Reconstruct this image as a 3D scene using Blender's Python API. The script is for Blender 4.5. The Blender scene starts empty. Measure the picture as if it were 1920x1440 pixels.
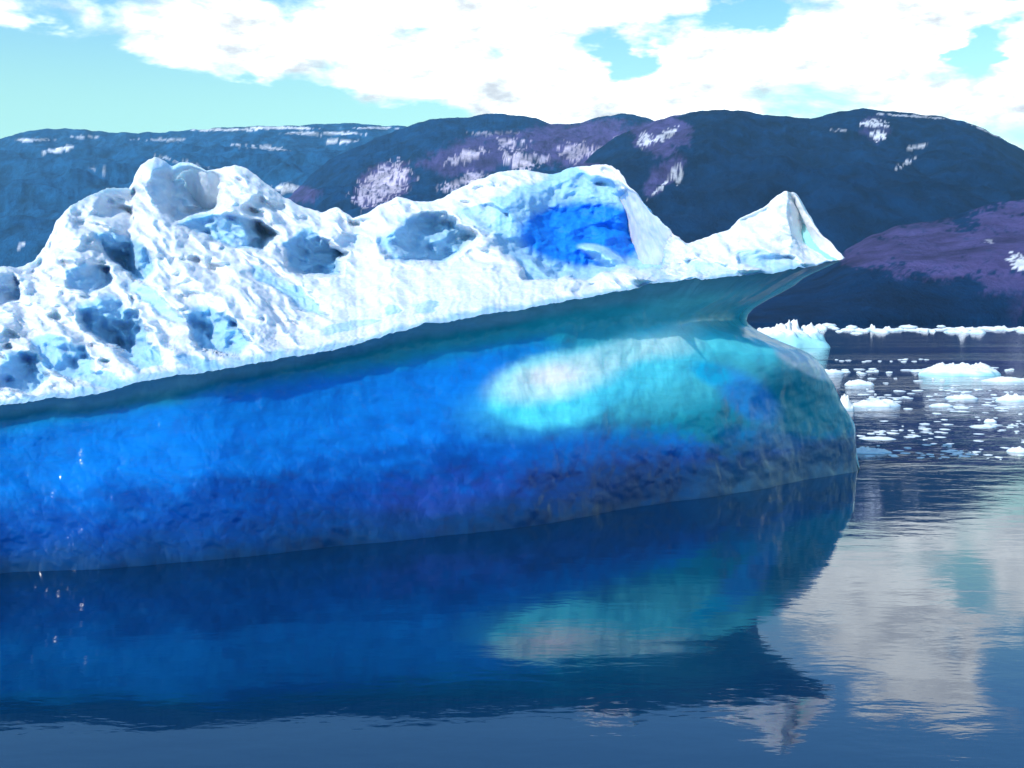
import bpy, math, random
import numpy as np
from mathutils import Vector

C = bpy.context.scene
COL = C.collection
rng = np.random.default_rng(7)
random.seed(7)

# ------------------------------------------------------------------ camera
FPX = 960 / math.tan(math.radians(22.5))      # focal length in photo pixels (1920 wide)
PITCH = math.atan(120 / FPX)
CAMH = 3.0
cam = bpy.data.objects.new('camera', bpy.data.cameras.new('camera'))
COL.objects.link(cam)
cam.location = (0, 0, CAMH)
cam.rotation_euler = (math.radians(90) - PITCH, 0, 0)
cam.data.sensor_width = 36
cam.data.angle = math.radians(45)
cam.data.clip_end = 60000
cam.data.clip_start = 0.1
C.camera = cam

# ------------------------------------------------------------------ light
SUN = Vector((-0.58, -0.56, 0.59)).normalized()    # towards the sun
sun = bpy.data.lights.new('sun', 'SUN')
sun.energy = 4.1
sun.angle = math.radians(0.6)
sun.color = (1.0, 0.97, 0.92)
so = bpy.data.objects.new('sun', sun)
COL.objects.link(so)
so.rotation_euler = SUN.to_track_quat('Z', 'Y').to_euler()
so.location = (-30, 0, 40)

C.view_settings.view_transform = 'Standard'
C.view_settings.look = 'None'
C.view_settings.gamma = 1
C.view_settings.exposure = 0.22


class NT:
    """small helper to write node trees"""
    def __init__(self, tree):
        self.t = tree
        tree.nodes.clear()

    def n(self, kind, **kw):
        nd = self.t.nodes.new(kind)
        for k, v in kw.items():
            if k.startswith('i_'):
                nd.inputs[k[2:].replace('_', ' ')].default_value = v
            else:
                setattr(nd, k, v)
        return nd

    def l(self, a, b):
        self.t.links.new(a, b)

    def m(self, op, a, b=None, c=None, clamp=False):
        nd = self.t.nodes.new('ShaderNodeMath')
        nd.operation = op
        nd.use_clamp = clamp
        for i, v in enumerate((a, b, c)):
            if v is None:
                continue
            if isinstance(v, (int, float)):
                nd.inputs[i].default_value = v
            else:
                self.l(v, nd.inputs[i])
        return nd.outputs[0]

    def ramp(self, v, lo, hi, smooth=True, a=0.0, b=1.0):
        nd = self.t.nodes.new('ShaderNodeMapRange')
        nd.interpolation_type = 'SMOOTHSTEP' if smooth else 'LINEAR'
        self.l(v, nd.inputs['Value'])
        nd.inputs['From Min'].default_value = lo
        nd.inputs['From Max'].default_value = hi
        nd.inputs['To Min'].default_value = a
        nd.inputs['To Max'].default_value = b
        return nd.outputs[0]

    def mix(self, f, a, b):
        nd = self.t.nodes.new('ShaderNodeMix')
        nd.data_type = 'RGBA'
        for s, v in ((nd.inputs[0], f), (nd.inputs[6], a), (nd.inputs[7], b)):
            if isinstance(v, (int, float)):
                s.default_value = v
            elif isinstance(v, tuple):
                s.default_value = (*v[:3], 1)
            else:
                self.l(v, s)
        return nd.outputs[2]

    def noise(self, vec, scale, detail=4, rough=0.5, dist=0.0):
        nd = self.n('ShaderNodeTexNoise', i_Scale=scale, i_Detail=detail, i_Roughness=rough, i_Distortion=dist)
        self.l(vec, nd.inputs['Vector'])
        return nd.outputs['Fac']

    def xyz(self, x, y, z=0.0):
        nd = self.n('ShaderNodeCombineXYZ')
        for i, v in enumerate((x, y, z)):
            if isinstance(v, (int, float)):
                nd.inputs[i].default_value = v
            else:
                self.l(v, nd.inputs[i])
        return nd.outputs[0]


# ------------------------------------------------------------------ sky with drifting cumulus
world = bpy.data.worlds.new('World')
C.world = world
world.use_nodes = True
W = NT(world.node_tree)
sky = W.n('ShaderNodeTexSky', sky_type='NISHITA', sun_disc=False)
sky.sun_elevation = math.asin(SUN.z)
sky.sun_rotation = math.atan2(SUN.x, SUN.y)
sky.altitude = 0
sky.air_density = 1.0
sky.dust_density = 0.6
sky.ozone_density = 1.0
tc = W.n('ShaderNodeTexCoord')
sep = W.n('ShaderNodeSeparateXYZ')
W.l(tc.outputs['Generated'], sep.inputs[0])
X, Y, Z = sep.outputs
az = W.m('MULTIPLY', W.m('ARCTAN2', X, Y), 180 / math.pi)            # degrees right of straight ahead
el = W.m('MULTIPLY', W.m('ARCSINE', Z), 180 / math.pi)
az0, el0 = az, el
wn = W.noise(W.xyz(W.m('MULTIPLY', az, 0.13), W.m('MULTIPLY', el, 0.3), 5.0), 1.0, 5, 0.6)
wn2 = W.noise(W.xyz(W.m('MULTIPLY', az, 0.13), W.m('MULTIPLY', el, 0.3), 9.0), 1.0, 5, 0.6)
az = W.m('ADD', az, W.m('MULTIPLY', W.m('SUBTRACT', wn, 0.5), 14.0))
el = W.m('ADD', el, W.m('MULTIPLY', W.m('SUBTRACT', wn2, 0.5), 4.0))
cvec = W.xyz(W.m('MULTIPLY', az0, 0.16), W.m('MULTIPLY', el0, 0.36), 0.0)
n1 = W.noise(cvec, 1.0, 9, 0.56, 0.3)
# clumps of cumulus: (azimuth, elevation, half width, half height, weight)
clumps = [(-10, 12.2, 11, 2.1, 1.0), (2, 10.6, 12, 2.4, 1.1), (1, 14.0, 11, 1.8, 1.0), (12, 11.4, 9, 2.1, 1.05),
          (17.5, 10.0, 7, 2.6, 0.9), (-23, 12.6, 2.4, 1.1, 0.8), (18, 14.0, 3.6, 2.6, 1.1), (19.3, 15.6, 3.6, 2.6, 1.05), (20.5, 12.0, 3.5, 1.6, .9), (22.8, 10.6, 3, 1.6, .9), (28, 8.5, 8, 3, .8),
          (44, 11, 12, 4, .8), (-50, 11, 12, 3.5, .8),]
tot = None
for a, e, w, h, k in clumps:
    dx = W.m('DIVIDE', W.m('SUBTRACT', az, a), w)
    dy = W.m('DIVIDE', W.m('SUBTRACT', el, e), h)
    r2 = W.m('ADD', W.m('MULTIPLY', dx, dx), W.m('MULTIPLY', dy, dy))
    g = W.m('MULTIPLY', W.m('EXPONENT', W.m('MULTIPLY', r2, -0.9)), k)
    tot = g if tot is None else W.m('MAXIMUM', tot, g)
# clear gaps
holes = [(-22, 10.2, 9, 1.7), (-13, 9.4, 7.0, 1.1), (6.0, 12.0, 1.6, 0.7), (10.2, 13.5, 1.8, 0.5), (23.2, 14.6, 2.0, 1.3), (-24, 15.0, 4.5, 1.0), (-10, 15.2, 3, .45), (21.6,11.8,1.3,.9)]
gap = None
for a, e, w, h in holes:
    dx = W.m('DIVIDE', W.m('SUBTRACT', az, a), w)
    dy = W.m('DIVIDE', W.m('SUBTRACT', el, e), h)
    r2 = W.m('ADD', W.m('MULTIPLY', dx, dx), W.m('MULTIPLY', dy, dy))
    g = W.m('EXPONENT', W.m('MULTIPLY', r2, -1.0))
    gap = g if gap is None else W.m('MAXIMUM', gap, g)
dens = W.m('ADD', W.m('SUBTRACT', tot, W.m('MULTIPLY', gap, 1.0)), W.m('MULTIPLY', W.m('SUBTRACT', n1, 0.5), 2.0))
# scattered cloud over the rest of the sky
n3 = W.noise(tc.outputs['Generated'], 3.2, 6, 0.55)
dens = W.m('ADD', dens, W.m('MULTIPLY', W.ramp(n3, 0.56, 0.70), W.ramp(el, 20, 30, a=0.0, b=0.8)))
dens = W.m('SUBTRACT', dens, W.m('MULTIPLY', W.ramp(el0, 16.3, 18.0), W.ramp(el0, 19, 26, a=0.7, b=0.0)))
cloud = W.ramp(dens, 0.22, 0.72)
n2 = W.noise(cvec, 2.3, 6, 0.6)
shade = W.ramp(n2, 0.28, 0.62)
ccol = W.mix(shade, (6.0, 6.2, 6.3), (15.5, 16.2, 15.6))
tint = W.n('ShaderNodeMix', data_type='RGBA', blend_type='MULTIPLY')
tint.inputs[0].default_value = 1.0
W.l(sky.outputs[0], tint.inputs[6])
W.l(W.mix(W.ramp(el0, 9.0, 17.0), (1.42, 1.86, 1.30), (0.80, 1.38, 1.75)), tint.inputs[7])
skc = W.mix(cloud, tint.outputs[2], ccol)
bg = W.n('ShaderNodeBackground', i_Strength=0.125)
W.l(skc, bg.inputs['Color'])
out = W.n('ShaderNodeOutputWorld')
W.l(bg.outputs[0], out.inputs['Surface'])

# ------------------------------------------------------------------ maths helpers
CT, ST = math.cos(PITCH), math.sin(PITCH)


def at(px, py, d):
    """world point seen at photo pixel (px, py) at distance d straight ahead"""
    px, py, d = np.broadcast_arrays(np.asarray(px, float), np.asarray(py, float), np.asarray(d, float))
    xc, yc = (px - 960) / FPX, (720 - py) / FPX
    wy, wz = CT + ST * yc, -ST + CT * yc
    k = d / wy
    return np.stack([xc * k, d, CAMH + wz * k], -1)


def on_water(px, py):
    yc = (720 - py) / FPX
    d = -CAMH / (-ST + CT * yc) * (CT + ST * yc)
    return at(px, py, d)


def proj(P):
    x, y, z = P[..., 0], P[..., 1], P[..., 2] - CAMH
    f = y * CT - z * ST
    u = y * ST + z * CT
    return 960 + FPX * x / f, 720 - FPX * u / f


_perm = np.random.default_rng(3).permutation(256)
_perm = np.concatenate([_perm, _perm, _perm])
_grad = np.random.default_rng(5).normal(size=(256, 3))
_grad /= np.linalg.norm(_grad, axis=1)[:, None]


def pn(x, y, z=0.0):
    x, y, z = np.broadcast_arrays(np.asarray(x, float), np.asarray(y, float), np.asarray(z, float))
    xi, yi, zi = np.floor(x).astype(int), np.floor(y).astype(int), np.floor(z).astype(int)
    xf, yf, zf = x - xi, y - yi, z - zi
    u, v, w = (t * t * t * (t * (t * 6 - 15) + 10) for t in (xf, yf, zf))
    xi &= 255; yi &= 255; zi &= 255
    r = 0
    for a in (0, 1):
        for b in (0, 1):
            for c in (0, 1):
                g = _grad[_perm[_perm[_perm[xi + a] + yi + b] + zi + c] & 255]
                dd = g[..., 0] * (xf - a) + g[..., 1] * (yf - b) + g[..., 2] * (zf - c)
                r = r + dd * (u if a else 1 - u) * (v if b else 1 - v) * (w if c else 1 - w)
    return r * 1.5


def fbm(x, y, z=0.0, o=4, g=0.5, ridged=False):
    s, a, t = 0, 1.0, 0
    for i in range(o):
        k = 2.03 ** i
        n = pn(x * k + 7.1 * i, y * k + 3.3 * i, np.asarray(z) * k + 1.7 * i)
        if ridged:
            n = 1 - 2 * np.abs(n)
        s = s + a * n; t += a; a *= g
    return s / t


def worley(x, y, seed=0, jit=0.9):
    """distance to the nearest and second nearest scattered point"""
    xi, yi = np.floor(x).astype(int), np.floor(y).astype(int)
    f1 = np.full(x.shape, 9.0); f2 = np.full(x.shape, 9.0)
    for a in (-1, 0, 1):
        for b in (-1, 0, 1):
            h = _perm[_perm[(xi + a + seed) & 255] + ((yi + b) & 255)]
            px = xi + a + 0.5 + jit * (_grad[h, 0]) * 0.5; py = yi + b + 0.5 + jit * (_grad[h, 1]) * 0.5
            d = np.sqrt((x - px) ** 2 + (y - py) ** 2)
            f2 = np.minimum(f2, np.maximum(f1, d)); f1 = np.minimum(f1, d)
    return f1, f2


def sst(x, a, b):
    t = np.clip((x - a) / (b - a), 0, 1)
    return t * t * (3 - 2 * t)


def curve(xs, keys):
    """smooth curve through (x, value) keys"""
    k = np.array(keys, float)
    kx, ky = k[:, 0], k[:, 1]
    m = np.gradient(ky, kx)
    i = np.clip(np.searchsorted(kx, xs) - 1, 0, len(kx) - 2)
    h = kx[i + 1] - kx[i]
    t = np.clip((xs - kx[i]) / h, 0, 1)
    return ((2*t**3 - 3*t**2 + 1) * ky[i] + (t**3 - 2*t**2 + t) * h * m[i]
            + (-2*t**3 + 3*t**2) * ky[i+1] + (t**3 - t**2) * h * m[i+1])


def link_mesh(name, V, F, mat, parent=None, cols=None, smooth=True):
    V = np.ascontiguousarray(V, np.float32).reshape(-1, 3)
    F = np.ascontiguousarray(F, np.int32)
    me = bpy.data.meshes.new(name)
    me.vertices.add(len(V)); me.vertices.foreach_set('co', V.ravel())
    k = F.shape[1]
    me.loops.add(F.size); me.loops.foreach_set('vertex_index', F.ravel())
    me.polygons.add(len(F)); me.polygons.foreach_set('loop_start', np.arange(0, F.size, k, dtype=np.int32))
    me.update(calc_edges=True)
    me.polygons.foreach_set('use_smooth', np.full(len(F), smooth))
    for cn, cv in (cols or {}).items():
        at_ = me.color_attributes.new(cn, 'FLOAT_COLOR', 'POINT')
        c4 = np.ones((len(V), 4), np.float32); c4[:, :3] = cv.reshape(-1, 3)
        at_.data.foreach_set('color', c4.ravel())
    me.materials.append(mat)
    o = bpy.data.objects.new(name, me)
    COL.objects.link(o)
    if parent: o.parent = parent
    return o


def grid_faces(r, c, off=0):
    i = np.arange(r - 1)[:, None] * c + np.arange(c - 1)[None, :]
    i = i.ravel() + off
    return np.stack([i, i + 1, i + c + 1, i + c], 1)


def tag(o, label=None, cat=None, group=None, kind=None):
    for k, v in (('label', label), ('category', cat), ('group', group), ('kind', kind)):
        if v: o[k] = v
    return o


def material(name):
    m = bpy.data.materials.new(name); m.use_nodes = True
    return m, NT(m.node_tree)


# ------------------------------------------------------------------ materials
def ice_material(name, rough, bump_scale, bump_dist, spec=0.5, sss=0.0, bubbles=False):
    m, t = material(name)
    a = t.n('ShaderNodeAttribute', attribute_name='tint')
    g = t.n('ShaderNodeNewGeometry')
    n1 = t.noise(g.outputs['Position'], bump_scale, 8, 0.62)
    n2 = t.noise(g.outputs['Position'], bump_scale * 0.23, 4, 0.5)
    h = t.m('ADD', n1, t.m('MULTIPLY', n2, 2.0))
    b = t.n('ShaderNodeBump', i_Strength=1.0, i_Distance=bump_dist)
    t.l(h, b.inputs['Height'])
    p = t.n('ShaderNodeBsdfPrincipled', i_Roughness=rough)
    p.subsurface_method = 'RANDOM_WALK'
    p.inputs['IOR'].default_value = 1.31
    p.inputs['Specular IOR Level'].default_value = spec
    gr = t.noise(g.outputs['Position'], bump_scale * 2.2, 6, 0.7)
    k = t.ramp(gr, 0.25, 0.75, a=0.9, b=1.0)
    if bubbles:
        # trapped bubble layers and layers running through the clear ice
        mp = t.n('ShaderNodeMapping'); mp.inputs['Rotation'].default_value = (0, 0.5, 0.2); mp.inputs['Scale'].default_value = (0.5, 0.8, 2.4)
        t.l(g.outputs['Position'], mp.inputs[0])
        lay = t.noise(mp.outputs[0], 2.2, 8, 0.68, 0.8)
        k = t.m('MULTIPLY', k, t.ramp(lay, 0.30, 0.66, a=0.90, b=1.06))
    mu = t.n('ShaderNodeMix', data_type='RGBA', blend_type='MULTIPLY'); mu.inputs[0].default_value = 1
    t.l(a.outputs['Color'], mu.inputs[6]); t.l(k, mu.inputs[7])
    t.l(mu.outputs[2], p.inputs['Base Color'])
    t.l(b.outputs[0], p.inputs['Normal'])
    if sss:
        scale_ = 1.5 if sss > 0.4 else 0.35
        p.inputs['Subsurface Weight'].default_value = sss
        p.inputs['Subsurface Radius'].default_value = (0.3, 0.8, 1.2)
        p.inputs['Subsurface Scale'].default_value = scale_
    o = t.n('ShaderNodeOutputMaterial'); t.l(p.outputs[0], o.inputs['Surface'])
    return m


M_SNOW = ice_material('weathered_snow', 0.62, 3.2, 0.012, spec=0.4, sss=0.4)
M_ICE = ice_material('wet_blue_ice', 0.21, 0.9, 0.02, spec=0.5, sss=0.5, bubbles=True)
M_FLOE = ice_material('floe_ice', 0.5, 6.0, 0.03, spec=0.5)

# water
M_WATER, t = material('fjord_water')
g = t.n('ShaderNodeNewGeometry')
sp = t.n('ShaderNodeSeparateXYZ'); t.l(g.outputs['Position'], sp.inputs[0])
x, y, z = sp.outputs
v1 = t.xyz(t.m('MULTIPLY', x, 0.55), y, 0.0)
big = t.noise(v1, 0.55, 3, 0.5, 0.4)
mid = t.noise(v1, 2.3, 3, 0.55, 0.3)
fine = t.noise(v1, 9.0, 3, 0.6)
# wind-ruffled patches further out, a slick near the berg
slick = t.noise(t.xyz(t.m('MULTIPLY', x, 0.02), t.m('MULTIPLY', y, 0.08), 3.0), 1.0, 3, 0.5)
far = t.ramp(y, 20, 34)
amp = t.m('ADD', 0.22, t.m('MULTIPLY', far, t.ramp(slick, 0.35, 0.65, a=0.9, b=3.0)))
h = t.m('ADD', t.m('MULTIPLY', big, 0.030), t.m('ADD', t.m('MULTIPLY', mid, 0.012), t.m('MULTIPLY', fine, 0.0022)))
h = t.m('MULTIPLY', h, amp)
b = t.n('ShaderNodeBump', i_Strength=1.0, i_Distance=1.0); t.l(h, b.inputs['Height'])
p = t.n('ShaderNodeBsdfPrincipled', i_Roughness=0.03)
p.inputs['Base Color'].default_value = (0.001, 0.020, 0.062, 1)
p.inputs['IOR'].default_value = 1.34
t.l(b.outputs[0], p.inputs['Normal'])
o = t.n('ShaderNodeOutputMaterial'); t.l(p.outputs[0], o.inputs['Surface'])

M_HILL, t = material('rocky_hill')
a = t.n('ShaderNodeAttribute', attribute_name='tint')
g = t.n('ShaderNodeNewGeometry')
mp = t.n('ShaderNodeMapping'); mp.inputs['Scale'].default_value = (1, 0.5, 0.9); t.l(g.outputs['Position'], mp.inputs[0])
n1 = t.noise(mp.outputs[0], 0.018, 10, 0.74, 0.2)
n0 = t.noise(mp.outputs[0], 0.09, 6, 0.7)
k = t.ramp(n1, 0.3, 0.7, a=0.45, b=1.5)
mu = t.n('ShaderNodeMix', data_type='RGBA', blend_type='MULTIPLY'); mu.inputs[0].default_value = 1
t.l(a.outputs['Color'], mu.inputs[6]); t.l(k, mu.inputs[7])
b = t.n('ShaderNodeBump', i_Strength=0.8, i_Distance=18); t.l(t.m('ADD', n1, t.m('MULTIPLY', n0, 0.3)), b.inputs['Height'])
p = t.n('ShaderNodeBsdfPrincipled', i_Roughness=0.95); p.inputs['Specular IOR Level'].default_value = 0.1
t.l(mu.outputs[2], p.inputs['Base Color']); t.l(b.outputs[0], p.inputs['Normal'])
o = t.n('ShaderNodeOutputMaterial'); t.l(p.outputs[0], o.inputs['Surface'])

# ------------------------------------------------------------------ water sheet
S_ = 20000
wt = link_mesh('water', np.array([[-S_, -S_, 0], [S_, -S_, 0], [S_, S_, 0], [-S_, S_, 0]]), np.array([[0, 1, 2, 3]]), M_WATER, smooth=False)
tag(wt, 'dark blue fjord water with small ripples around the iceberg', kind='structure')

# ------------------------------------------------------------------ hills
ROCK_HAZED = np.array([0.003, 0.038, 0.11])  # rock with the blue of distant air painted in
ROCK_DARK = np.array([0.001, 0.020, 0.065])  # dark rock, air blue painted in as well
PURPLE = np.array([0.075, 0.062, 0.18])
SNOWC = np.array([0.80, 0.80, 0.86])


def spots(px, py, lst, n):
    """irregular patches: (px, py, half width, half height, slope, strength)"""
    m = np.zeros(px.shape)
    for cx, cy, w, h, sl, st in lst:
        dx = (px - cx) / w
        dy = (py - cy - sl * (px - cx)) / h
        m = np.maximum(m, st * sst(1.25 - (dx * dx + dy * dy) + n * 1.3, 0.2, 0.7))
    return m


def hill(name, keys, d_front, d_ridge, base, relief, seed, label, painter, nx=520, ny=150, x0=None, x1=None):
    xs = np.linspace(keys[0][0], keys[-1][0], nx)
    ridge = curve(xs, keys)
    ridge = ridge + fbm(xs * 0.03, seed, 0, 5) * 6.0
    R = at(xs, ridge, d_ridge)
    ang = R[:, 0] / d_ridge
    rows, rr = [], []
    for j in range(ny):
        v = j / (ny - 1) * 1.5                      # 0 shore .. 1 ridge .. 1.5 behind
        d = d_front + (d_ridge - d_front) * v
        pr = np.where(v < 1, v ** 0.8 * (1 - 0.15 * np.sin(v * math.pi)), 1 - (v - 1) * 0.9)
        xw = ang * d
        z = R[:, 2] * pr
        k = math.sin(min(v, 1) * math.pi) ** 0.7 if v < 1 else 0.08
        nz = fbm(xw / 520 + seed, np.full(nx, d) / 520, seed, 6, 0.52, ridged=True) * relief * k
        nz = nz + fbm(xw / 90 + seed, np.full(nx, d) / 90, seed, 3) * relief * 0.18 * k
        rows.append(np.stack([xw, np.full(nx, d) + fbm(xw / 300, v * 3 + seed, 1, 3) * 60 * (1 - v if v < 1 else 0), z + nz + (-6 if v == 0 else 0)], -1))
    V = np.stack(rows)
    px, py = proj(V)
    n = fbm(px * 0.02, py * 0.05, seed, 5, 0.6) * 1.2 + fbm(px * 0.09, py * 0.16, seed + 4, 3, 0.6) * 0.8
    sk = fbm(px * 0.13, py * 0.26, seed + 9, 3, 0.75)
    n = n + 1j * sk
    col = painter(px, py, n.real, n.imag)
    o = link_mesh(name, V, grid_faces(ny, nx), M_HILL, cols={'tint': col})
    tag(o, label, kind='structure')
    return o


def lerp(a, b, m):
    return a * (1 - m[..., None]) + b * m[..., None]


def paint_left(px, py, n, k):
    c = np.broadcast_to(np.array([0.008, 0.075, 0.18]), px.shape + (3,)).copy()  # far slope, hazy blue put into its colour
    c = lerp(c, np.array([0.03, 0.13, 0.26]), sst(n, -0.1, 0.6) * sst(py, 300, 240))
    s = spots(px, py, [(110, 280, 30, 4, -0.15, 1), (60, 262, 40, 2.5, 0, .8), (160, 256, 30, 2, 0, .6), (420, 243, 60, 2.5, 0, .9), (520, 240, 70, 3, 0, .9), (640, 265, 30, 4, 0, 1),
                       (600, 250, 90, 3, 0, .8), (480, 275, 60, 3, .1, .7), (700, 240, 50, 2.2, 0, .8), (300, 262, 60, 2, 0, .5), (40, 460, 10, 4, -.5, .7), (200, 320, 40, 2, .2, .35), (560, 355, 50, 9, .1, .9), (330, 300, 60, 2, .2, .4)], n * 0.7 + k * .9)
    return lerp(c, SNOWC, s)


def paint_mid(px, py, n, k):
    c = np.broadcast_to(ROCK_HAZED, px.shape + (3,)).copy()
    pur = spots(px, py, [(1120, 270, 190, 50, 0, 1), (900, 290, 110, 40, -.15, .9), (720, 345, 60, 40, -.3, 1), (560, 365, 50, 16, 0, .8)], n * .6)
    c = lerp(c, PURPLE, pur)
    s = spots(px, py, [(720, 345, 45, 28, -.4, .9), (870, 295, 34, 9, -.25, .9), (960, 270, 26, 10, 0, .7), (975, 300, 30, 14, .1, 1), (1010, 298, 16, 10, 0, .8), (1080, 285, 28, 16, 0, .75),
                       (1125, 288, 22, 10, 0, .7), (1165, 268, 16, 12, 0, .7), (1210, 262, 10, 16, .3, .7), (1245, 258, 22, 8, -.5, .8), (860, 345, 40, 8, -.2, .9), (890, 330, 20, 8, 0, .7), (920, 250, 40, 3, 0, .4)], n * .6 + k * 3.2)
    return lerp(c, np.array([.62, .54, .66]), s)


def paint_right(px, py, n, k):
    c = np.broadcast_to(ROCK_DARK, px.shape + (3,)).copy()
    c = lerp(c, ROCK_HAZED * 1.3, sst(n, 0.0, 0.8) * sst(py, 330, 215))
    pur = spots(px, py, [(1240, 250, 60, 40, 0, .9), (1245, 330, 40, 28, -.6, .8), (1640, 240, 30, 26, 0, .5)], n * .8)
    c = lerp(c, PURPLE, pur)
    s = spots(px, py, [(1640, 232, 22, 7, 0, .8), (1645, 255, 16, 8, 0, .9), (1270, 325, 9, 16, 0, .6), (1245, 345, 22, 4, -.9, .8), (1715, 218, 60, 2, .08, .6), (1720, 275, 24, 3, -.1, .6), (1700, 305, 16, 4, -.5, .5),
                       (1850, 246, 40, 2, .45, .7), (1210, 262, 12, 12, 0, .6), (1245, 255, 20, 8, -.5, .7), (1575, 245, 14, 3, 0, .4)], n * .5 + k * 3.0)
    return lerp(c, SNOWC, s)


def paint_shore(px, py, n, k):
    c = np.broadcast_to(ROCK_DARK * 1.2, px.shape + (3,)).copy()
    c = lerp(c, PURPLE * .9, spots(px, py, [(1780, 470, 210, 55, .05, 1), (1900, 450, 110, 85, 0, 1), (1640, 472, 90, 30, 0, 1), (2150, 430, 200, 80, 0, .9), (1890, 545, 60, 60, 0, .8)], n * .9 + k * .6))
    dark = sst(n * 26 + py, 535, 560) * sst(n * 30 + 1960 - px, 0, 90)
    c = lerp(c, ROCK_DARK, dark)
    c = lerp(c, ROCK_HAZED, sst(n, 0.25, 0.7) * 0.5)
    s = spots(px, py, [(1912, 492, 20, 15, 0.2, 1), (1855, 452, 9, 4, 0, .5)], n * .5 + k * 2.0)
    return lerp(c, SNOWC, s)


hill('far_hill', [(-900, 330), (-500, 300), (-200, 262), (0, 260), (60, 245), (120, 242), (200, 248), (300, 249), (370, 242), (450, 238), (560, 236), (620, 232), (700, 234), (760, 239), (840, 250), (1000, 290), (1200, 330)],
     2600, 5200, None, 120, 1.0, 'far blue hill range with thin snow streaks on the left', paint_left, nx=700)
hill('middle_hill', [(380, 470), (500, 400), (620, 300), (700, 262), (760, 240), (800, 228), (870, 220), (950, 215), (1000, 222), (1040, 234), (1080, 232), (1130, 219), (1160, 214), (1200, 218), (1240, 232), (1300, 250), (1420, 300)],
     1900, 3700, None, 95, 2.3, 'purple brown rocky hill with scattered snow patches', paint_mid, nx=520)
hill('dark_hill', [(1020, 400), (1090, 310), (1160, 255), (1200, 238), (1230, 227), (1290, 212), (1350, 206), (1400, 208), (1440, 216), (1480, 218), (1530, 222), (1560, 212), (1600, 205), (1650, 207), (1720, 214), (1790, 224), (1830, 235), (1870, 255), (1920, 283), (2050, 340), (2300, 390), (2700, 420)],
     1500, 2900, None, 75, 4.1, 'large dark blue rounded hill on the right', paint_right, nx=700)
hill('shore_hill', [(1340, 585), (1440, 560), (1540, 510), (1600, 460), (1680, 425), (1760, 412), (1850, 385), (1920, 372), (2100, 350), (2500, 330), (2900, 380)],
     700, 1300, None, 14, 6.7, 'low purple brown shore slope at the right edge', paint_shore, nx=420)

# ------------------------------------------------------------------ the iceberg
th = np.linspace(0, math.pi / 2, 150)
sig = np.concatenate([np.linspace(-700, -60, 130, endpoint=False), np.linspace(-60, 1400, 880, endpoint=False), 1400 + 212 * np.sin(th)])
NS = len(sig)
q = np.clip((sig - 1400) / 212, 0, 1)
cap = np.sqrt(1 - q * q)                                   # 1 along the berg, 0 at its nose


def squeeze(a, s0, e1):
    """nominal position -> pixel column of a curve that ends at e1 rather than at 1612"""
    u = np.clip((sig - s0) / (1612 - s0), 0, 1)
    return np.where(sig < s0, sig, s0 + (e1 - s0) * (1.0 * u))


pxW = sig
pxF = squeeze(sig, 1300, 1591)
pxN = squeeze(sig, 1180, 1402)
pxS = squeeze(sig, 1350, 1580)
pxR = squeeze(sig, 1350, 1584)

W_py = curve(pxW, [(-700, 1160), (-300, 1110), (0, 1076), (200, 1066), (400, 1050), (700, 1018), (1000, 986), (1200, 950), (1400, 922), (1500, 905), (1612, 892)])
Wf = on_water(pxW, W_py)
Nd = curve(pxN, [(-700, 12.4), (-300, 13.9), (0, 14.95), (400, 16.1), (700, 17.75), (1000, 19.5), (1200, 20.9), (1300, 21.9), (1410, 24.4)])
N_py = curve(pxN, [(-700, 880), (-300, 850), (0, 815), (250, 785), (500, 727), (700, 682), (850, 657), (1000, 632), (1200, 610), (1300, 603), (1410, 600)])
lipj = 3.0
Sd = curve(pxS, [(-700, 12.3), (-300, 13.8), (0, 14.9), (400, 16.0), (700, 17.6), (1000, 19.35), (1200, 20.6), (1350, 21.5), (1500, 22.3), (1584, 22.9)])
S_py = curve(pxS, [(-700, 800), (-300, 770), (0, 758), (90, 750), (170, 742), (240, 722), (330, 706), (430, 690), (520, 672), (640, 652), (710, 634), (810, 606), (870, 598), (1000, 574), (1085, 560), (1150, 548), (1230, 532), (1310, 524), (1400, 516), (1480, 506), (1540, 494), (1584, 484)])
ridge_keys = [(-700, 560), (-400, 520), (-200, 505), (-80, 512), (0, 500), (40, 500), (60, 490), (90, 452), (105, 420), (130, 387), (175, 364), (200, 352), (245, 352), (252, 330), (268, 308), (290, 293), (305, 300), (320, 312), (340, 303), (360, 305), (390, 322), (410, 315), (440, 308), (465, 315), (490, 335), (520, 360), (560, 385), (600, 398), (630, 388), (650, 400), (665, 410), (690, 400), (710, 385), (745, 368), (780, 378), (810, 378), (850, 358), (900, 335), (940, 322), (980, 318), (1010, 322), (1035, 328), (1070, 315), (1110, 308), (1135, 308), (1160, 320), (1180, 345), (1200, 375), (1230, 405), (1260, 435), (1290, 458), (1310, 450), (1340, 440), (1370, 432), (1382, 418), (1400, 405), (1430, 390), (1450, 370), (1475, 355), (1490, 362), (1510, 395), (1540, 440), (1584, 482)]
S_py = S_py + (fbm(pxS * 0.016, 5.0, 0, 4) * 9 + fbm(pxS * 0.09, 8.0, 0, 2) * 2.5) * np.clip(cap * 1.5, 0, 1)
R_py = np.interp(pxR, *np.array(ridge_keys, float).T)
ker = np.hanning(9); ker /= ker.sum()
R_py = np.convolve(np.pad(R_py, 4, mode='edge'), ker, 'valid')
R_py = R_py + fbm(pxR * 0.05, 3.1, 0, 3) * 3.0 * np.clip(cap * 2, 0, 1)
Rd = curve(pxR, [(-700, 23), (-300, 24), (0, 25), (100, 27), (290, 32.0), (440, 32.0), (660, 31), (900, 30.5), (1120, 30), (1290, 24.8), (1475, 24.0), (1584, 23.0)])


def nose_depth(f, e):
    return e - (e - f) * cap


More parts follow.
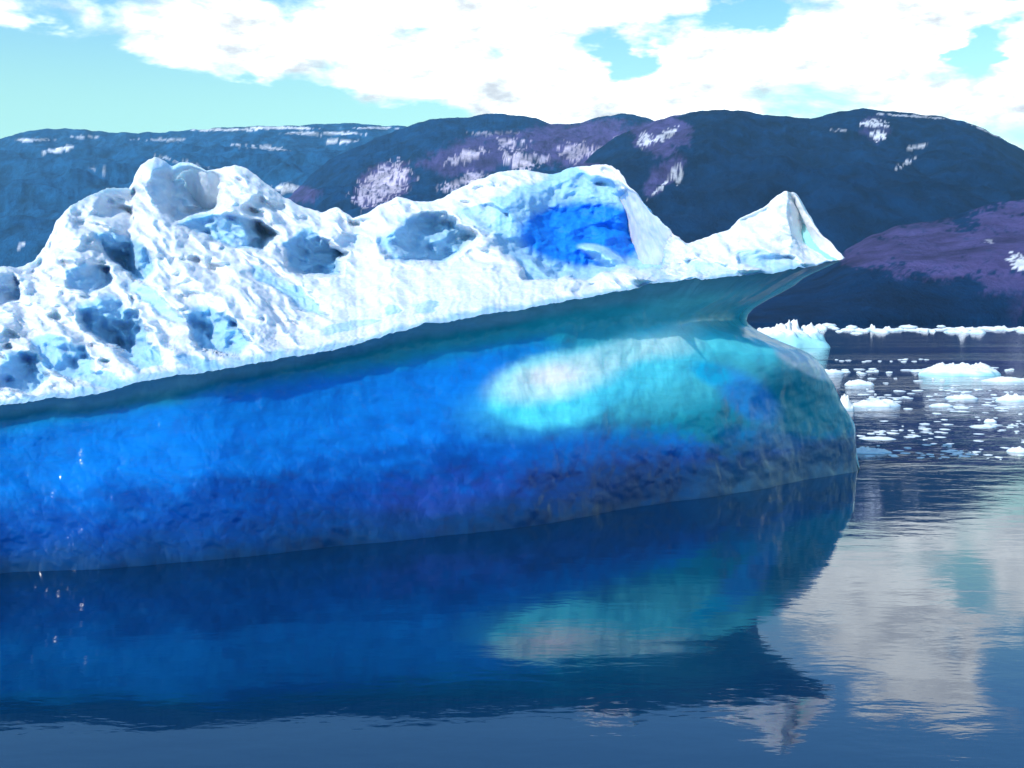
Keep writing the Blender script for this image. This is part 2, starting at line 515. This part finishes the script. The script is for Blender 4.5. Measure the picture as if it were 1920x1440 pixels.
Wd_ = nose_depth(Wf[:, 1], 24.6)
Wf = np.stack([(pxW - 960) / FPX * 0 + at(pxW, W_py, Wd_)[:, 0], Wd_, np.zeros(NS)], -1)
# keep silhouette: at the nose the waterline sits at z = 0 and its own column
Nf = at(pxN, N_py, nose_depth(Nd, 24.8))
Sf = at(pxS, S_py, nose_depth(Sd, 22.95))
Rr = at(pxR, R_py, Rd)
B_off = np.stack([0.35 * q, -0.25 * cap - 0.1, -1.6 + 0 * q], -1)
Bf = Wf + B_off
# the two shape curves of the foot between waterline and notch
conv = sst(sig, 1150, 1450)[:, None]
F2 = Wf + (Nf - Wf) * (0.38 - 0.16 * conv); F2[:, 2] = Nf[:, 2] * 0.50
F3 = Wf + (Nf - Wf) * (0.80 - 0.24 * conv); F3[:, 2] = Nf[:, 2] * 0.82
fx = at(pxF, 770, nose_depth(F2[:, 1], 24.5))
F2[:, 0] = F2[:, 0] * (1 - q) + fx[:, 0] * q
F2[:, 2] = F2[:, 2] * (1 - q) + 1.22 * q
F3[:, 0] = F3[:, 0] * (1 - q) + at(1524., 672., 24.6)[0] * q
F3[:, 2] = F3[:, 2] * (1 - q) + 2.22 * q
F1 = Wf + (F2 - Wf) * 0.34; F1[:, 2] = F2[:, 2] * 0.40

# back of the berg
def back(front, px, dd, zz):
    P = at(px, 600, Rd + dd); P[:, 2] = zz
    Q = front.copy()
    c = cap[:, None] ** 0.8
    return Q * (1 - c) + P * c


Sb = back(Sf, pxS, 2.4 * (1 - q), Rr[:, 2] * (0.62 + .36 * sst(q, 0, .6)))
Nb = back(Nf, pxN, 3.4 * (1 - q * .8), Rr[:, 2] * (0.42 + .3 * sst(q, 0, .6)))
F3b = back(F3, pxN, 4.2, Rr[:, 2] * 0.3)
F2b = back(F2, pxF, 5.0, Rr[:, 2] * 0.2)
F1b = back(F1, pxW, 5.8, Rr[:, 2] * 0.08)
Wb = back(Wf, pxW, 6.2, np.zeros(NS))
Bb = back(Bf, pxW, 6.8, np.full(NS, -1.6))


def loft(ctrl, vs, sub):
    """Catmull-Rom up the profile through control curves"""
    Ct = np.stack(ctrl)                       # k, NS, 3
    k = len(ctrl)
    T = np.empty_like(Ct)
    T[1:-1] = (Ct[2:] - Ct[:-2]) / 2
    T[0] = Ct[1] - Ct[0]; T[-1] = Ct[-1] - Ct[-2]
    rows = []
    for i in range(k - 1):
        n = sub[i]
        for j in range(n):
            t = j / n
            rows.append((2*t**3 - 3*t**2 + 1) * Ct[i] + (t**3 - 2*t**2 + t) * T[i] + (-2*t**3 + 3*t**2) * Ct[i+1] + (t**3 - t**2) * T[i+1])
    rows.append(Ct[-1])
    return np.stack(rows)


Uf = Nf + (Sf - Nf) * 0.5; Uf[:, 1] += 0.10 * cap; Uf[:, 0] -= 0.12 * q; Uf[:, 2] += 0.05 * q
foot = loft([Bf, Wf, F1, F2, F3, Nf, Uf, Sf], None, [8, 18, 34, 34, 24, 12, 12])
Ub = Nb + (Sb - Nb) * 0.5; Ub[:, 0] -= 0.12 * q; Ub[:, 2] += 0.05 * q
footb = loft([Sb, Ub, Nb, F3b, F2b, F1b, Wb, Bb], None, [6, 6, 10, 10, 10, 8, 4])

# --- snow face, front: rows from the lip S to the ridge R
NV = 330
v = np.linspace(0, 1, NV)[:, None]
fpx = pxS[None] + (pxR - pxS)[None] * v
fpy = S_py[None] + (R_py - S_py)[None] * v
# lip bulges outward a little before the slope sets in
Sd2 = nose_depth(Sd, 22.95)
fd = Sd2[None] + (Rd - Sd2)[None] * (v ** 0.85) - 0.42 * np.exp(-((v - 0.085) / 0.055) ** 2) * cap[None]
win = sst(v, 0.0, 0.10) * sst(1 - v, 0.0, 0.07) * np.clip(cap * 1.6, 0, 1)[None]

# hollows: (px, py, half w, half h, angle deg, depth m, blueness)
hollows = [
    (1085, 432, 150, 80, 8, 2.6, 1.0),      # great blue bowl
    (1010, 470, 60, 40, 40, 0.9, 0.6),
    (240, 478, 62, 26, 38, 1.5, 0.45),
    (165, 520, 38, 26, 10, 0.8, 0.35),
    (285, 560, 60, 13, 40, 0.8, 0.3),
    (215, 610, 72, 34, 20, 1.5, 0.45),
    (265, 660, 40, 26, 30, 0.9, 0.5),
    (405, 620, 66, 34, 28, 1.5, 0.45),
    (345, 352, 64, 52, 10, 1.7, 0.25),
    (430, 432, 90, 26, 12, 1.5, 0.35),
    (585, 478, 54, 36, 20, 1.7, 0.45),
    (540, 545, 78, 15, 33, 0.9, 0.35),
    (800, 450, 82, 42, 0, 1.9, 0.4),
    (660, 455, 30, 14, 10, 0.7, 0.2),
    (905, 408, 50, 24, 12, 0.9, 0.3),
    (120, 670, 60, 30, 25, 1.2, 0.4),
    (40, 700, 50, 34, 10, 1.2, 0.45),
    (190, 710, 40, 15, 20, 0.7, 0.35),
    (370, 680, 40, 12, 15, 0.5, 0.4),
    (730, 583, 16, 9, 0, 0.4, 0.3), (800, 576, 24, 10, 0, 0.5, 0.3),
    (1440, 490, 62, 16, 10, 0.7, 0.3),
    (1190, 500, 70, 16, 14, 0.6, 0.25),
    (1340, 505, 50, 12, 10, 0.5, 0.25),
    (10, 545, 26, 26, 0, 0.5, 0.3),
    (650, 610, 60, 9, -10, 0.5, 0.3),
    (-120, 640, 90, 60, 20, 1.6, 0.4),
]
jx = fbm(fpx * 0.022, fpy * 0.03, 1.0, 4) * 17
jy = fbm(fpx * 0.022, fpy * 0.03, 9.0, 4) * 13
blue = np.zeros(fpx.shape); dd = np.zeros(fpx.shape); inh = np.zeros(fpx.shape)
for cx, cy, w, h, an, dep, bl in hollows:
    w, h = w * 1.15, h * 1.2
    a = math.radians(an)
    ux = (fpx + jx - cx); uy = (fpy + jy - cy)
    u = (ux * math.cos(a) + uy * math.sin(a)) / w
    w_ = -(-ux * math.sin(a) + uy * math.cos(a)) / h          # up positive
    hr = np.random.default_rng(int(cx * 7 + cy) & 65535)
    r = 0
    for t_ in np.linspace(0, 2 * math.pi, 6, endpoint=False) + hr.uniform(0, 1):
        t_ = t_ + hr.uniform(-.25, .25)
        r = np.maximum(r, (u * math.cos(t_) + w_ * math.sin(t_)) * hr.uniform(.95, 1.25))
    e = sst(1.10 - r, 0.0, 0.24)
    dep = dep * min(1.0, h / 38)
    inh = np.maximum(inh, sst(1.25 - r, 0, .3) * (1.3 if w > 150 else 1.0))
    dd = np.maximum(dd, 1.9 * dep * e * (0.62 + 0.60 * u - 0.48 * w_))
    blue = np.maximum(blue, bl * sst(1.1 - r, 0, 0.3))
# diagonal flutes and arêtes running down to the right
a = math.radians(36)
al = fpx * math.cos(a) + fpy * math.sin(a); ac = -fpx * math.sin(a) + fpy * math.cos(a)
wob = fbm(fpx * 0.008, fpy * 0.008, 4.0, 3) * 40
fl = fbm((al + wob) * 0.007, (ac + wob) * 0.024, 2.0, 3, 0.5, ridged=True)
fl2 = fbm(fpx * 0.02, fpy * 0.036, 6.0, 3, 0.5)
fl3 = fbm(fpx * 0.15, fpy * 0.25, 6.5, 3, 0.6)
wx = al + wob + fbm(fpx * .02, fpy * .02, 3.3, 3) * 30; wy = ac + fbm(fpx * .02, fpy * .02, 6.3, 3) * 24
scal, _ = worley(wx / 130, wy / 58, 3)
scal2, _ = worley(wx / 34 + 5, wy / 17, 11)
calm = sst(fpx, 520, 680) * (1 - sst(fpx, 1000, 1080)) * sst(fpy, 480, 520)        # the smooth snow slope in the middle
amp = 1 - 0.78 * calm
right = sst(fpx, 1290, 1380)
amp = amp * (1 - 0.75 * right)
fd = fd + win * (dd + (0.5 - fl) * 1.3 * amp * (1 - .75 * inh) + fl2 * 0.7 * amp * (1 - .6 * inh) + fl3 * 0.02 * (1 - .6 * inh)
                + (.5 - scal ** 1.3) * 1.25 * amp * (1 - .55 * inh) + (.5 - scal2 ** 1.4) * 0.08 * amp * (1 - .3 * inh))
# the arête that stands in front of the blue bowl
ar = np.exp(-(((fpx - 1098 - (fpy - 455) * 1.5) / 26) ** 2)) * sst(fpy, 448, 470) * (1 - sst(fpy, 515, 545))
fd = fd - 1.1 * ar * win
blue = blue * (1 - 0.6 * np.clip(ar * 1.5, 0, 1))
def soften(A, n, axis):
    kk_ = np.hanning(n + 2)[1:-1]; kk_ /= kk_.sum()
    P_ = np.pad(A, [(n // 2, n // 2) if a_ == axis else (0, 0) for a_ in (0, 1)], mode='edge')
    return sum(kk_[i_] * np.take(P_, np.arange(i_, i_ + A.shape[axis]), axis) for i_ in range(n))


fd = soften(soften(fd, 7, 0), 5, 1)
face = at(fpx, fpy, fd)
# right peak: its right half is a clean facet turning away
rp = sst(fpx, 1476, 1484) * (1 - sst(fpy - (fpx - 1475) * 0.30, 425, 470))
face[..., 1] += rp * (fpx - 1476) * 0.024 * cap[None]

backs = loft([Rr, Rr + (Sb - Rr) * 0.5 + np.array([0, 0, .25]) * cap[:, None], Sb], None, [24, 20])
crown = np.concatenate([face, backs[1:]])

# 3-D surface roughness shared by every sheet, so the seams stay closed
def rough3(P, amp_big, amp_small):
    P = P.copy()
    x, y, z = P[..., 0], P[..., 1], P[..., 2]
    nx = fbm(x * 0.9, y * 0.9, z * 1.1, 3); ny = fbm(x * 0.9 + 40, y * 0.9, z * 1.1, 3); nz = fbm(x * 0.9, y * 0.9 + 70, z * 1.1, 3)
    sx = fbm(x * 4, y * 4, z * 5, 4, 0.6); sy = fbm(x * 4 + 30, y * 4, z * 5, 4, 0.6); sz = fbm(x * 4, y * 4 + 11, z * 5, 4, 0.6)
    k = (amp_big * np.stack([nx, ny, nz * 0.4], -1) + amp_small * np.stack([sx, sy * 1.3, sz], -1))
    return P + k


ns_small = np.where(np.arange(len(crown)) < 6, 0.02, 0.035)[:, None, None]
ns_small[:14, 0, 0] = np.linspace(0.02, 0.035, 14)
crown_d = rough3(crown, 0.10, ns_small)
foot_d = rough3(foot, 0.10, 0.02)
# melt scallops and drip flutes on the wet face
qx, qy = proj(foot)
f1, _ = worley(qx / 120 + qy / 90 + fbm(qx * .02, qy * .02, 2, 3) * .9, qy / 30 - qx / 46 + fbm(qx * .02, qy * .02, 5, 3) * .9, 21)
f1b, _ = worley(qx / 24 + qy / 40, qy / 12 - qx / 60, 33)
prof = np.ones(foot.shape[:2]); prof[-20:] = np.linspace(1, 0, 20)[:, None]
strength = 0.35 + 0.65 * sst(qy, 760, 900)
foot_d[..., 1] += prof * strength * ((f1 ** 1.5) * 0.035 + f1b ** 1.4 * 0.006)
foot_d[..., 2] -= prof * strength * (f1 ** 1.5) * 0.02
footb_d = rough3(footb, 0.10, 0.02)

# --- ice colours, with some glow and shade painted in
SN = np.array([0.66, 0.70, 0.76])
ICE_PALE = np.array([0.27, 0.52, 0.74])
ICE_DEEP = np.array([0.006, 0.20, 0.72])
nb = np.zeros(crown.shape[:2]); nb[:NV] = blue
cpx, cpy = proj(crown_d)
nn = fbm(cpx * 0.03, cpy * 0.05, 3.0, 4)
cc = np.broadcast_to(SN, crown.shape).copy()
cc = lerp(cc, ICE_PALE, np.clip(sst(nb + nn * 0.15, 0.05, 0.42), 0, 1) * 0.9)  # blue ice bared in the hollows, with their shade tinted in
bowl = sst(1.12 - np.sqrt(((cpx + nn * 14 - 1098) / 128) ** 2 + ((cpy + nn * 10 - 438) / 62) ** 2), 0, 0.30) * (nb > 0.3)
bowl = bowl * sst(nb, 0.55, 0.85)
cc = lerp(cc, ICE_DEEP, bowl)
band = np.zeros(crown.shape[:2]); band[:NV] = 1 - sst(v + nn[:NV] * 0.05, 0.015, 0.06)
cc = lerp(cc, np.array([0.20, 0.42, 0.60]), band * 0.8)  # shaded lower edge of the lip, painted on

fpx2, fpy2 = proj(foot_d)
n_a = fbm(fpx2 * 0.008, fpy2 * 0.02, 1.0, 4); n_b = fbm(fpx2 * 0.03 + fpy2 * 0.02, fpy2 * 0.05 - fpx2 * 0.03, 8.0, 4)
BLUE = np.array([0.003, 0.21, 0.70]); BLUE2 = np.array([0.002, 0.085, 0.40]); VIOL = np.array([0.025, 0.075, 0.42])
TEAL = np.array([0.005, 0.31, 0.42]); TEAL_SHADE = np.array([0.010, 0.24, 0.34]); GLOW_CYAN = np.array([0.10, 0.72, 0.86]); GLOW_PALE = np.array([0.66, 0.96, 0.95]); DUSK = np.array([0.03, 0.13, 0.27])
fc = np.broadcast_to(BLUE, foot.shape).copy()
wl = np.interp(fpx2, sig, W_py)                    # photo row of the waterline
nl = np.interp(fpx2, [-700, 0, 250, 500, 700, 850, 1000, 1200, 1300, 1410], [880, 822, 792, 735, 690, 664, 640, 612, 604, 600])
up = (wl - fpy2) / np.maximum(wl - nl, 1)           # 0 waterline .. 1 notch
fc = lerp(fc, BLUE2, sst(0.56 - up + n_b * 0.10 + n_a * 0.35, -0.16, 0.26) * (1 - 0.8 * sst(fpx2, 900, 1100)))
fc = lerp(fc, VIOL, sst(fpx2 + n_b * 60, 640, 760) * (1 - sst(fpx2, 1330, 1420)) * sst(0.30 - up + n_b * 0.18 + n_a * .1, -.08, 0.14))
tl = sst(fpx2 + n_a * 80 + (up - .5) * 260, 1060, 1300) * sst(up + n_b * .12 + .15 * sst(fpx2, 1250, 1400), 0.30, 0.45)
fc = lerp(fc, TEAL, tl)
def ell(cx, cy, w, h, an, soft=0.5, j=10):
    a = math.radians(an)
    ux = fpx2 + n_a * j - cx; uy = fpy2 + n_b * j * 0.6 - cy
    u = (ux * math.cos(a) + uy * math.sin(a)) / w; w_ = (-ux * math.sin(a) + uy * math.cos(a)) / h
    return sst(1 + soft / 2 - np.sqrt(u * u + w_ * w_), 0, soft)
fc = lerp(fc, TEAL, (1 - sst(up, 0.9, 1.0)) * 0 + sst(up + n_a * .10 - .14 * (1 - sst(fpx2, 200, 700)), 0.92, 1.15))  # dark underside below the lip, its shade painted as teal
fc = lerp(fc, np.array([.015, .42, .54]), sst(up, 0.95, 1.1) * sst(fpx2, 500, 900))
fc = lerp(fc, TEAL_SHADE, sst(up + n_a * .05, 1.0, 1.2) * (1 - sst(fpx2, 900, 1150)))
fc = lerp(fc, np.array([.04, .48, .60]), sst(up, .95, 1.1) * sst(fpx2, 950, 1250))
fc = lerp(fc, np.array([.26, .80, .88]), sst(up, .85, 1.05) * sst(fpx2 + n_a * 40, 1150, 1380))  # horn underside painted paler to lift it out of shade
fc = lerp(fc, GLOW_CYAN * .75, ell(1240, 690, 330, 85, -14, 0.7))  # sunlit glow in the ice, painted as cyan and pale ellipses
fc = lerp(fc, GLOW_CYAN, ell(1190, 680, 250, 56, -17, 0.5))
fc = lerp(fc, GLOW_CYAN * 1.15, ell(1050, 730, 130, 68, -10, 0.3))
fc = lerp(fc, GLOW_PALE, ell(1040, 708, 112, 38, -12, 0.9))
fc = lerp(fc, np.array([.97, .98, .97]), ell(1037, 704, 52, 18, -8, 1.0))  # white core of the painted glow
fc = lerp(fc, GLOW_PALE * .9, ell(1290, 632, 90, 30, -16, .8) * .55)
fc = lerp(fc, GLOW_PALE * 1.05, ell(1170, 660, 90, 26, -16, 0.8) * .5)
fc = lerp(fc, GLOW_CYAN * 0.85, ell(1420, 620, 120, 60, -10, 0.6))
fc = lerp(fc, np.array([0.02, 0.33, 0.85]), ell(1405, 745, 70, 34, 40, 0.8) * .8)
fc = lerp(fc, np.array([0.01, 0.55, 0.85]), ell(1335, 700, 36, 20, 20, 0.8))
fc = lerp(fc, BLUE, ell(1440, 830, 90, 26, 10, 0.9) * .5)
fc = lerp(fc, np.array([.004, .055, .19]), sst(.15 - up + n_b * .05 + n_a * .14, -.18, .16))  # darker navy towards the waterline
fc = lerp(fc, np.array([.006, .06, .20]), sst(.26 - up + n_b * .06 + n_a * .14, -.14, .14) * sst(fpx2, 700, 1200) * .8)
fc = lerp(fc, DUSK, sst(fpx2, 1250, 1420) * sst(0.24 - up + n_b * 0.16 + n_a * .1, -.08, 0.16))  # shaded foot of the nose, painted dark
# shaded underside just beneath the snow, painted as a mid-blue band
kk = np.linspace(0, 1, 24)[:, None]
und = np.zeros(foot.shape[:2]); und[-25:-1] = sst(kk + n_a[-25:-1] * 0.12, 0.45, 0.85); und[-1] = 1
fc = lerp(fc, np.array([0.20, 0.48, 0.66]), und * 0.85)
# snow lying on the shoulder of the nose
shoulder = ell(1515, 684, 62, 17, 24, 0.5)
fc = lerp(fc, SN, shoulder)
fcb = np.broadcast_to(np.array([0.30, 0.80, 0.88]), footb.shape).copy()

berg = bpy.data.objects.new('iceberg', None)
COL.objects.link(berg)
berg.location = (0, 20, 0)
tag(berg, 'large iceberg with jagged white snowy top and smooth glowing blue waterline', 'iceberg')
off = np.array([0, 20, 0])


def sheet(name, P, c, mat):
    r, n = P.shape[:2]
    return link_mesh(name, P - off, grid_faces(r, n)[:, ::1], mat, berg, cols={'tint': c})


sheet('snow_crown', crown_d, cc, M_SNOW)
Vf = np.concatenate([foot_d.reshape(-1, 3), footb_d.reshape(-1, 3)]) - off
Ff = np.concatenate([grid_faces(foot.shape[0], NS), grid_faces(footb.shape[0], NS, foot.shape[0] * NS)])
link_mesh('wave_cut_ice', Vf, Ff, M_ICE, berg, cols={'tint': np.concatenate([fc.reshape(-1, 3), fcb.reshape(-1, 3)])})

# ------------------------------------------------------------------ floating ice
def floe_mesh(name, w, dpt, hgt, seed, n=20, jag=0.35, lumps=(), kt=0.0, base=(0.45, 0.72, 0.80)):
    """a flat-topped drifting block: rings from under water to its uneven top"""
    m = max(12, n * 2)
    ang = np.linspace(0, 2 * math.pi, m, endpoint=False)
    rings = np.concatenate([[0.0], np.linspace(0.12, 1.0, n)])
    V, cl = [], []
    for r in rings:
        x, y = np.cos(ang) * r, np.sin(ang) * r
        o_ = 1 + jag * fbm(np.cos(ang) * 1.3 + seed, np.sin(ang) * 1.3, seed, 4)
        xx, yy = x * w / 2 * o_, y * dpt / 2 * o_
        prof = (1 - r ** 3.5)
        h = prof * (0.50 + 0.9 * fbm(x * 2.2 + seed, y * 2.2, seed * 1.7, 5, 0.6) + 0.45 * fbm(x * 5 + seed, y * 5, seed, 4, 0.7, ridged=True))
        for lx, ly, lw, lh in lumps:
            h = h + lh * np.exp(-(((x - lx) ** 2 + (y - ly) ** 2) / lw ** 2)) * prof * (1 + 1.3 * fbm(x * 4, y * 4, seed, 4, .7))
        if n <= 7: h = np.minimum(h, 1.2)
        z = hgt * h - 0.18 * hgt * sst(np.full(m, r), 0.9, 1.0)
        V.append(np.stack([xx, yy, z], -1))
        k = sst(z / max(hgt, 1e-3) + 0.35 * fbm(x * 3, y * 3, seed + 5, 3), 0.05 + kt, 0.4 + kt)
        cl.append(lerp(np.broadcast_to(np.array(base), (m, 3)), np.array([0.86, 0.87, 0.88]), k))
    V.append(V[-1] * np.array([1, 1, 0]) * np.array([.9, .9, 1]) + np.array([0, 0, -0.5 * hgt])); cl.append(cl[-1])
    V = np.stack(V); cl = np.stack(cl)
    r, c = V.shape[:2]
    i = np.arange(r - 1)[:, None] * c + np.arange(c)[None]
    i2 = np.arange(r - 1)[:, None] * c + (np.arange(c)[None] + 1) % c
    F = np.stack([i, i2, i2 + c, i + c], -1).reshape(-1, 4)
    return link_mesh(name, V, F, M_FLOE, cols={'tint': cl})


G1 = 'ice pieces drifting right of the iceberg'
named = [  # px centre, py of waterline, px width, px height, label, lumps
    (1482, 652, 165, 58, 'ice_block', 'pale turquoise block of ice floating just right of the iceberg notch', [(-.5, 0, .4, .25), (-.1, .2, .16, .3), (.15, 0, .2, .7), (.5, .1, .2, .4), (.75, 0, .1, .5)]),
    (1812, 704, 150, 34, 'ice_block', 'jagged white ice block with small spikes, largest on the far right', [(-.5, 0, .09, .55), (.5, 0, .10, .5), (.1, .1, .2, .2), (-.2, 0, .07, .25), (.25, -.2, .06, .25)]),
    (1613, 722, 56, 13, 'ice_floe', 'small domed white floe nearest the shoulder of the iceberg', []),
    (1645, 762, 96, 16, 'ice_floe', 'long flat white floe beside the right flank of the iceberg', [(.5, 0, .3, .4)]),
    (1632, 850, 84, 13, 'ice_floe', 'bright flat white floe, closest to the foot of the iceberg', []),
    (1806, 748, 60, 9, 'ice_floe', 'thin white floe on violet water below the spiked block', []),
    (1768, 762, 46, 7, 'ice_floe', 'low thin sliver of ice left of and below a thin white floe', []),
    (1858, 792, 26, 9, 'ice_floe', 'small round white floe with a paler sliver in front', []),
    (1848, 801, 56, 5, 'ice_floe', 'pale sliver of ice in front of the small round floe', []),
    (1912, 848, 44, 12, 'ice_floe', 'white floe cut by the right edge of the photo, lowest of them', []),
    (1906, 752, 70, 16, 'ice_floe', 'grey white floe at the right edge below the spiked block', []),
    (1896, 716, 90, 12, 'ice_floe', 'flat floe at the right edge level with the spiked block', []),
    (1588, 770, 32, 36, 'ice_block', 'upright pale ice lump touching the right flank of the iceberg', [(-.2, 0, .5, .5)]),
    (1555, 700, 60, 12, 'ice_floe', 'white slab of ice behind the snowy shoulder of the iceberg', []),
    (1650, 824, 70, 4, 'ice_floe', 'very thin sliver of ice above the closest flat floe', []),
]
for i, (px, py, w, h, nm, lab, lumps) in enumerate(named):
    P = on_water(px, py); d = P[1]; s = d / FPX
    tot_h = h * s * (0.75 if not lumps else 0.62)
    o = floe_mesh(nm, w * s, max(w * s * 0.75, 0.3), tot_h, 3.7 * i + 1, n=26 if w > 60 else 14, lumps=lumps, kt=0.45 if i == 0 else 0.0, base=(0.35, 0.72, 0.78) if i < 2 else (0.5, 0.68, 0.8))
    o.location = (P[0], P[1] + w * s * 0.2, 0)
    tag(o, lab, 'ice block' if nm == 'ice_block' else 'ice floe', G1)

# far strip of brash ice: separate blocks along the shore
for i in range(64):
    px = 1500 + i * 8.6 + rng.uniform(-4, 4)
    py = 619 + rng.normal() * 3.2
    P = on_water(px, py); s = P[1] / FPX
    w = rng.uniform(10, 30); h = rng.choice([3, 5, 7, 9], p=[.45, .3, .2, .05])
    o = floe_mesh('ice_chunk', w * s, w * s * 2.5, h * s, i * 1.3, n=7, jag=.5, lumps=[(rng.uniform(-.5, .5), 0, .35, .5)] if h > 8 else [])
    o.location = (P[0], P[1], 0)
    tag(o, ('taller' if h > 6 else 'flat') + ' white chunk in the far strip of ice, ' + ('behind the turquoise block' if px < 1680 else 'middle of the strip' if px < 1800 else 'near the right edge'), 'ice chunk', 'chunks in the far strip of brash ice')

protos = []
def scrap(px, py, w, h, group, label):
    P = on_water(px, py); s = P[1] / FPX
    k = int(rng.integers(0, 8))
    while len(protos) < 8:
        o = floe_mesh('ice_scrap', 1, 1.0, 0.3, len(protos) * 2.1 + .4, n=6, jag=.7)
        protos.append(o)
        o['fresh'] = 1
    o = protos[k]
    if o.get('fresh'):
        del o['fresh']
    else:
        o = o.copy(); COL.objects.link(o)
    o.location = (P[0], P[1], 0); o.scale = (w * s, w * s * rng.uniform(.7, 1.6), h * s / 0.3 * .45)
    o.rotation_euler.z = rng.uniform(-.4, .4)
    tag(o, label, 'ice scrap', group)
    return o


for i in range(44):
    sx = rng.uniform(1560, 1925); sw = rng.uniform(9, 26)
    side = 'left of the spiked block' if sx < 1737 else 'at the foot of the spiked block' if sx < 1887 else 'between the spiked block and the right edge'
    sz = 'long' if sw > 18 else 'short'
    scrap(sx, rng.normal(697, 3.0), sw, rng.uniform(2, 4.5), 'scraps in the middle line of brash ice', f'low {sz} scrap in the brash line {side}')
clumps_w = [(1660, 745), (1800, 735), (1840, 765), (1700, 812), (1760, 835), (1660, 855), (1870, 800), (1800, 850), (1900, 740)]
for i in range(225):
    f = rng.uniform() ** 1.2
    cl = clumps_w[int(rng.integers(0, len(clumps_w)))]
    py = 708 + f * 150 if i % 3 == 0 else cl[1] + rng.normal() * 5
    sx = rng.uniform(1600 + f * 20, 1930) if i % 3 == 0 else cl[0] + rng.normal() * 38
    if sx < 1612: continue
    scrap(sx, py, rng.uniform(4, 24), rng.uniform(1.4, 3.6), 'small scraps scattered over the open water', 'tiny ice scrap on open water ' + ('close to the iceberg' if sx < 1700 else 'well clear of the iceberg' if sx < 1820 else 'near the right edge') + (', in the farther rows' if py < 775 else ', in the nearest rows'))
for i in range(16):
    scrap(rng.uniform(1560, 1740), rng.normal(676, 1.5), rng.uniform(6, 14), 2.2, 'scraps in the thin upper line of brash ice', 'tiny pale scrap between the turquoise block and the spiked block')
for o in list(protos):
    if o.get('fresh'):
        bpy.data.objects.remove(o)

# ------------------------------------------------------------------ air
M_HAZE, t = material('haze')
vol = t.n('ShaderNodeVolumePrincipled')
vol.inputs['Color'].default_value = (0.35, 0.72, 1.0, 1)
vol.inputs['Density'].default_value = 0.00006
vol.inputs['Anisotropy'].default_value = 0.2
o = t.n('ShaderNodeOutputMaterial'); t.l(vol.outputs[0], o.inputs['Volume'])
x0, x1, y0, y1, z0, z1 = -20500, 20500, -20500, 20500, -8.0, 1100
hv = np.array([[x, y, z] for x in (x0, x1) for y in (y0, y1) for z in (z0, z1)])
hf = np.array([[0, 1, 3, 2], [4, 6, 7, 5], [0, 4, 5, 1], [2, 3, 7, 6], [0, 2, 6, 4], [1, 5, 7, 3]])
hz = link_mesh('haze', hv, hf, M_HAZE, smooth=False)
tag(hz, 'thin blue haze in front of the far hills', kind='stuff')
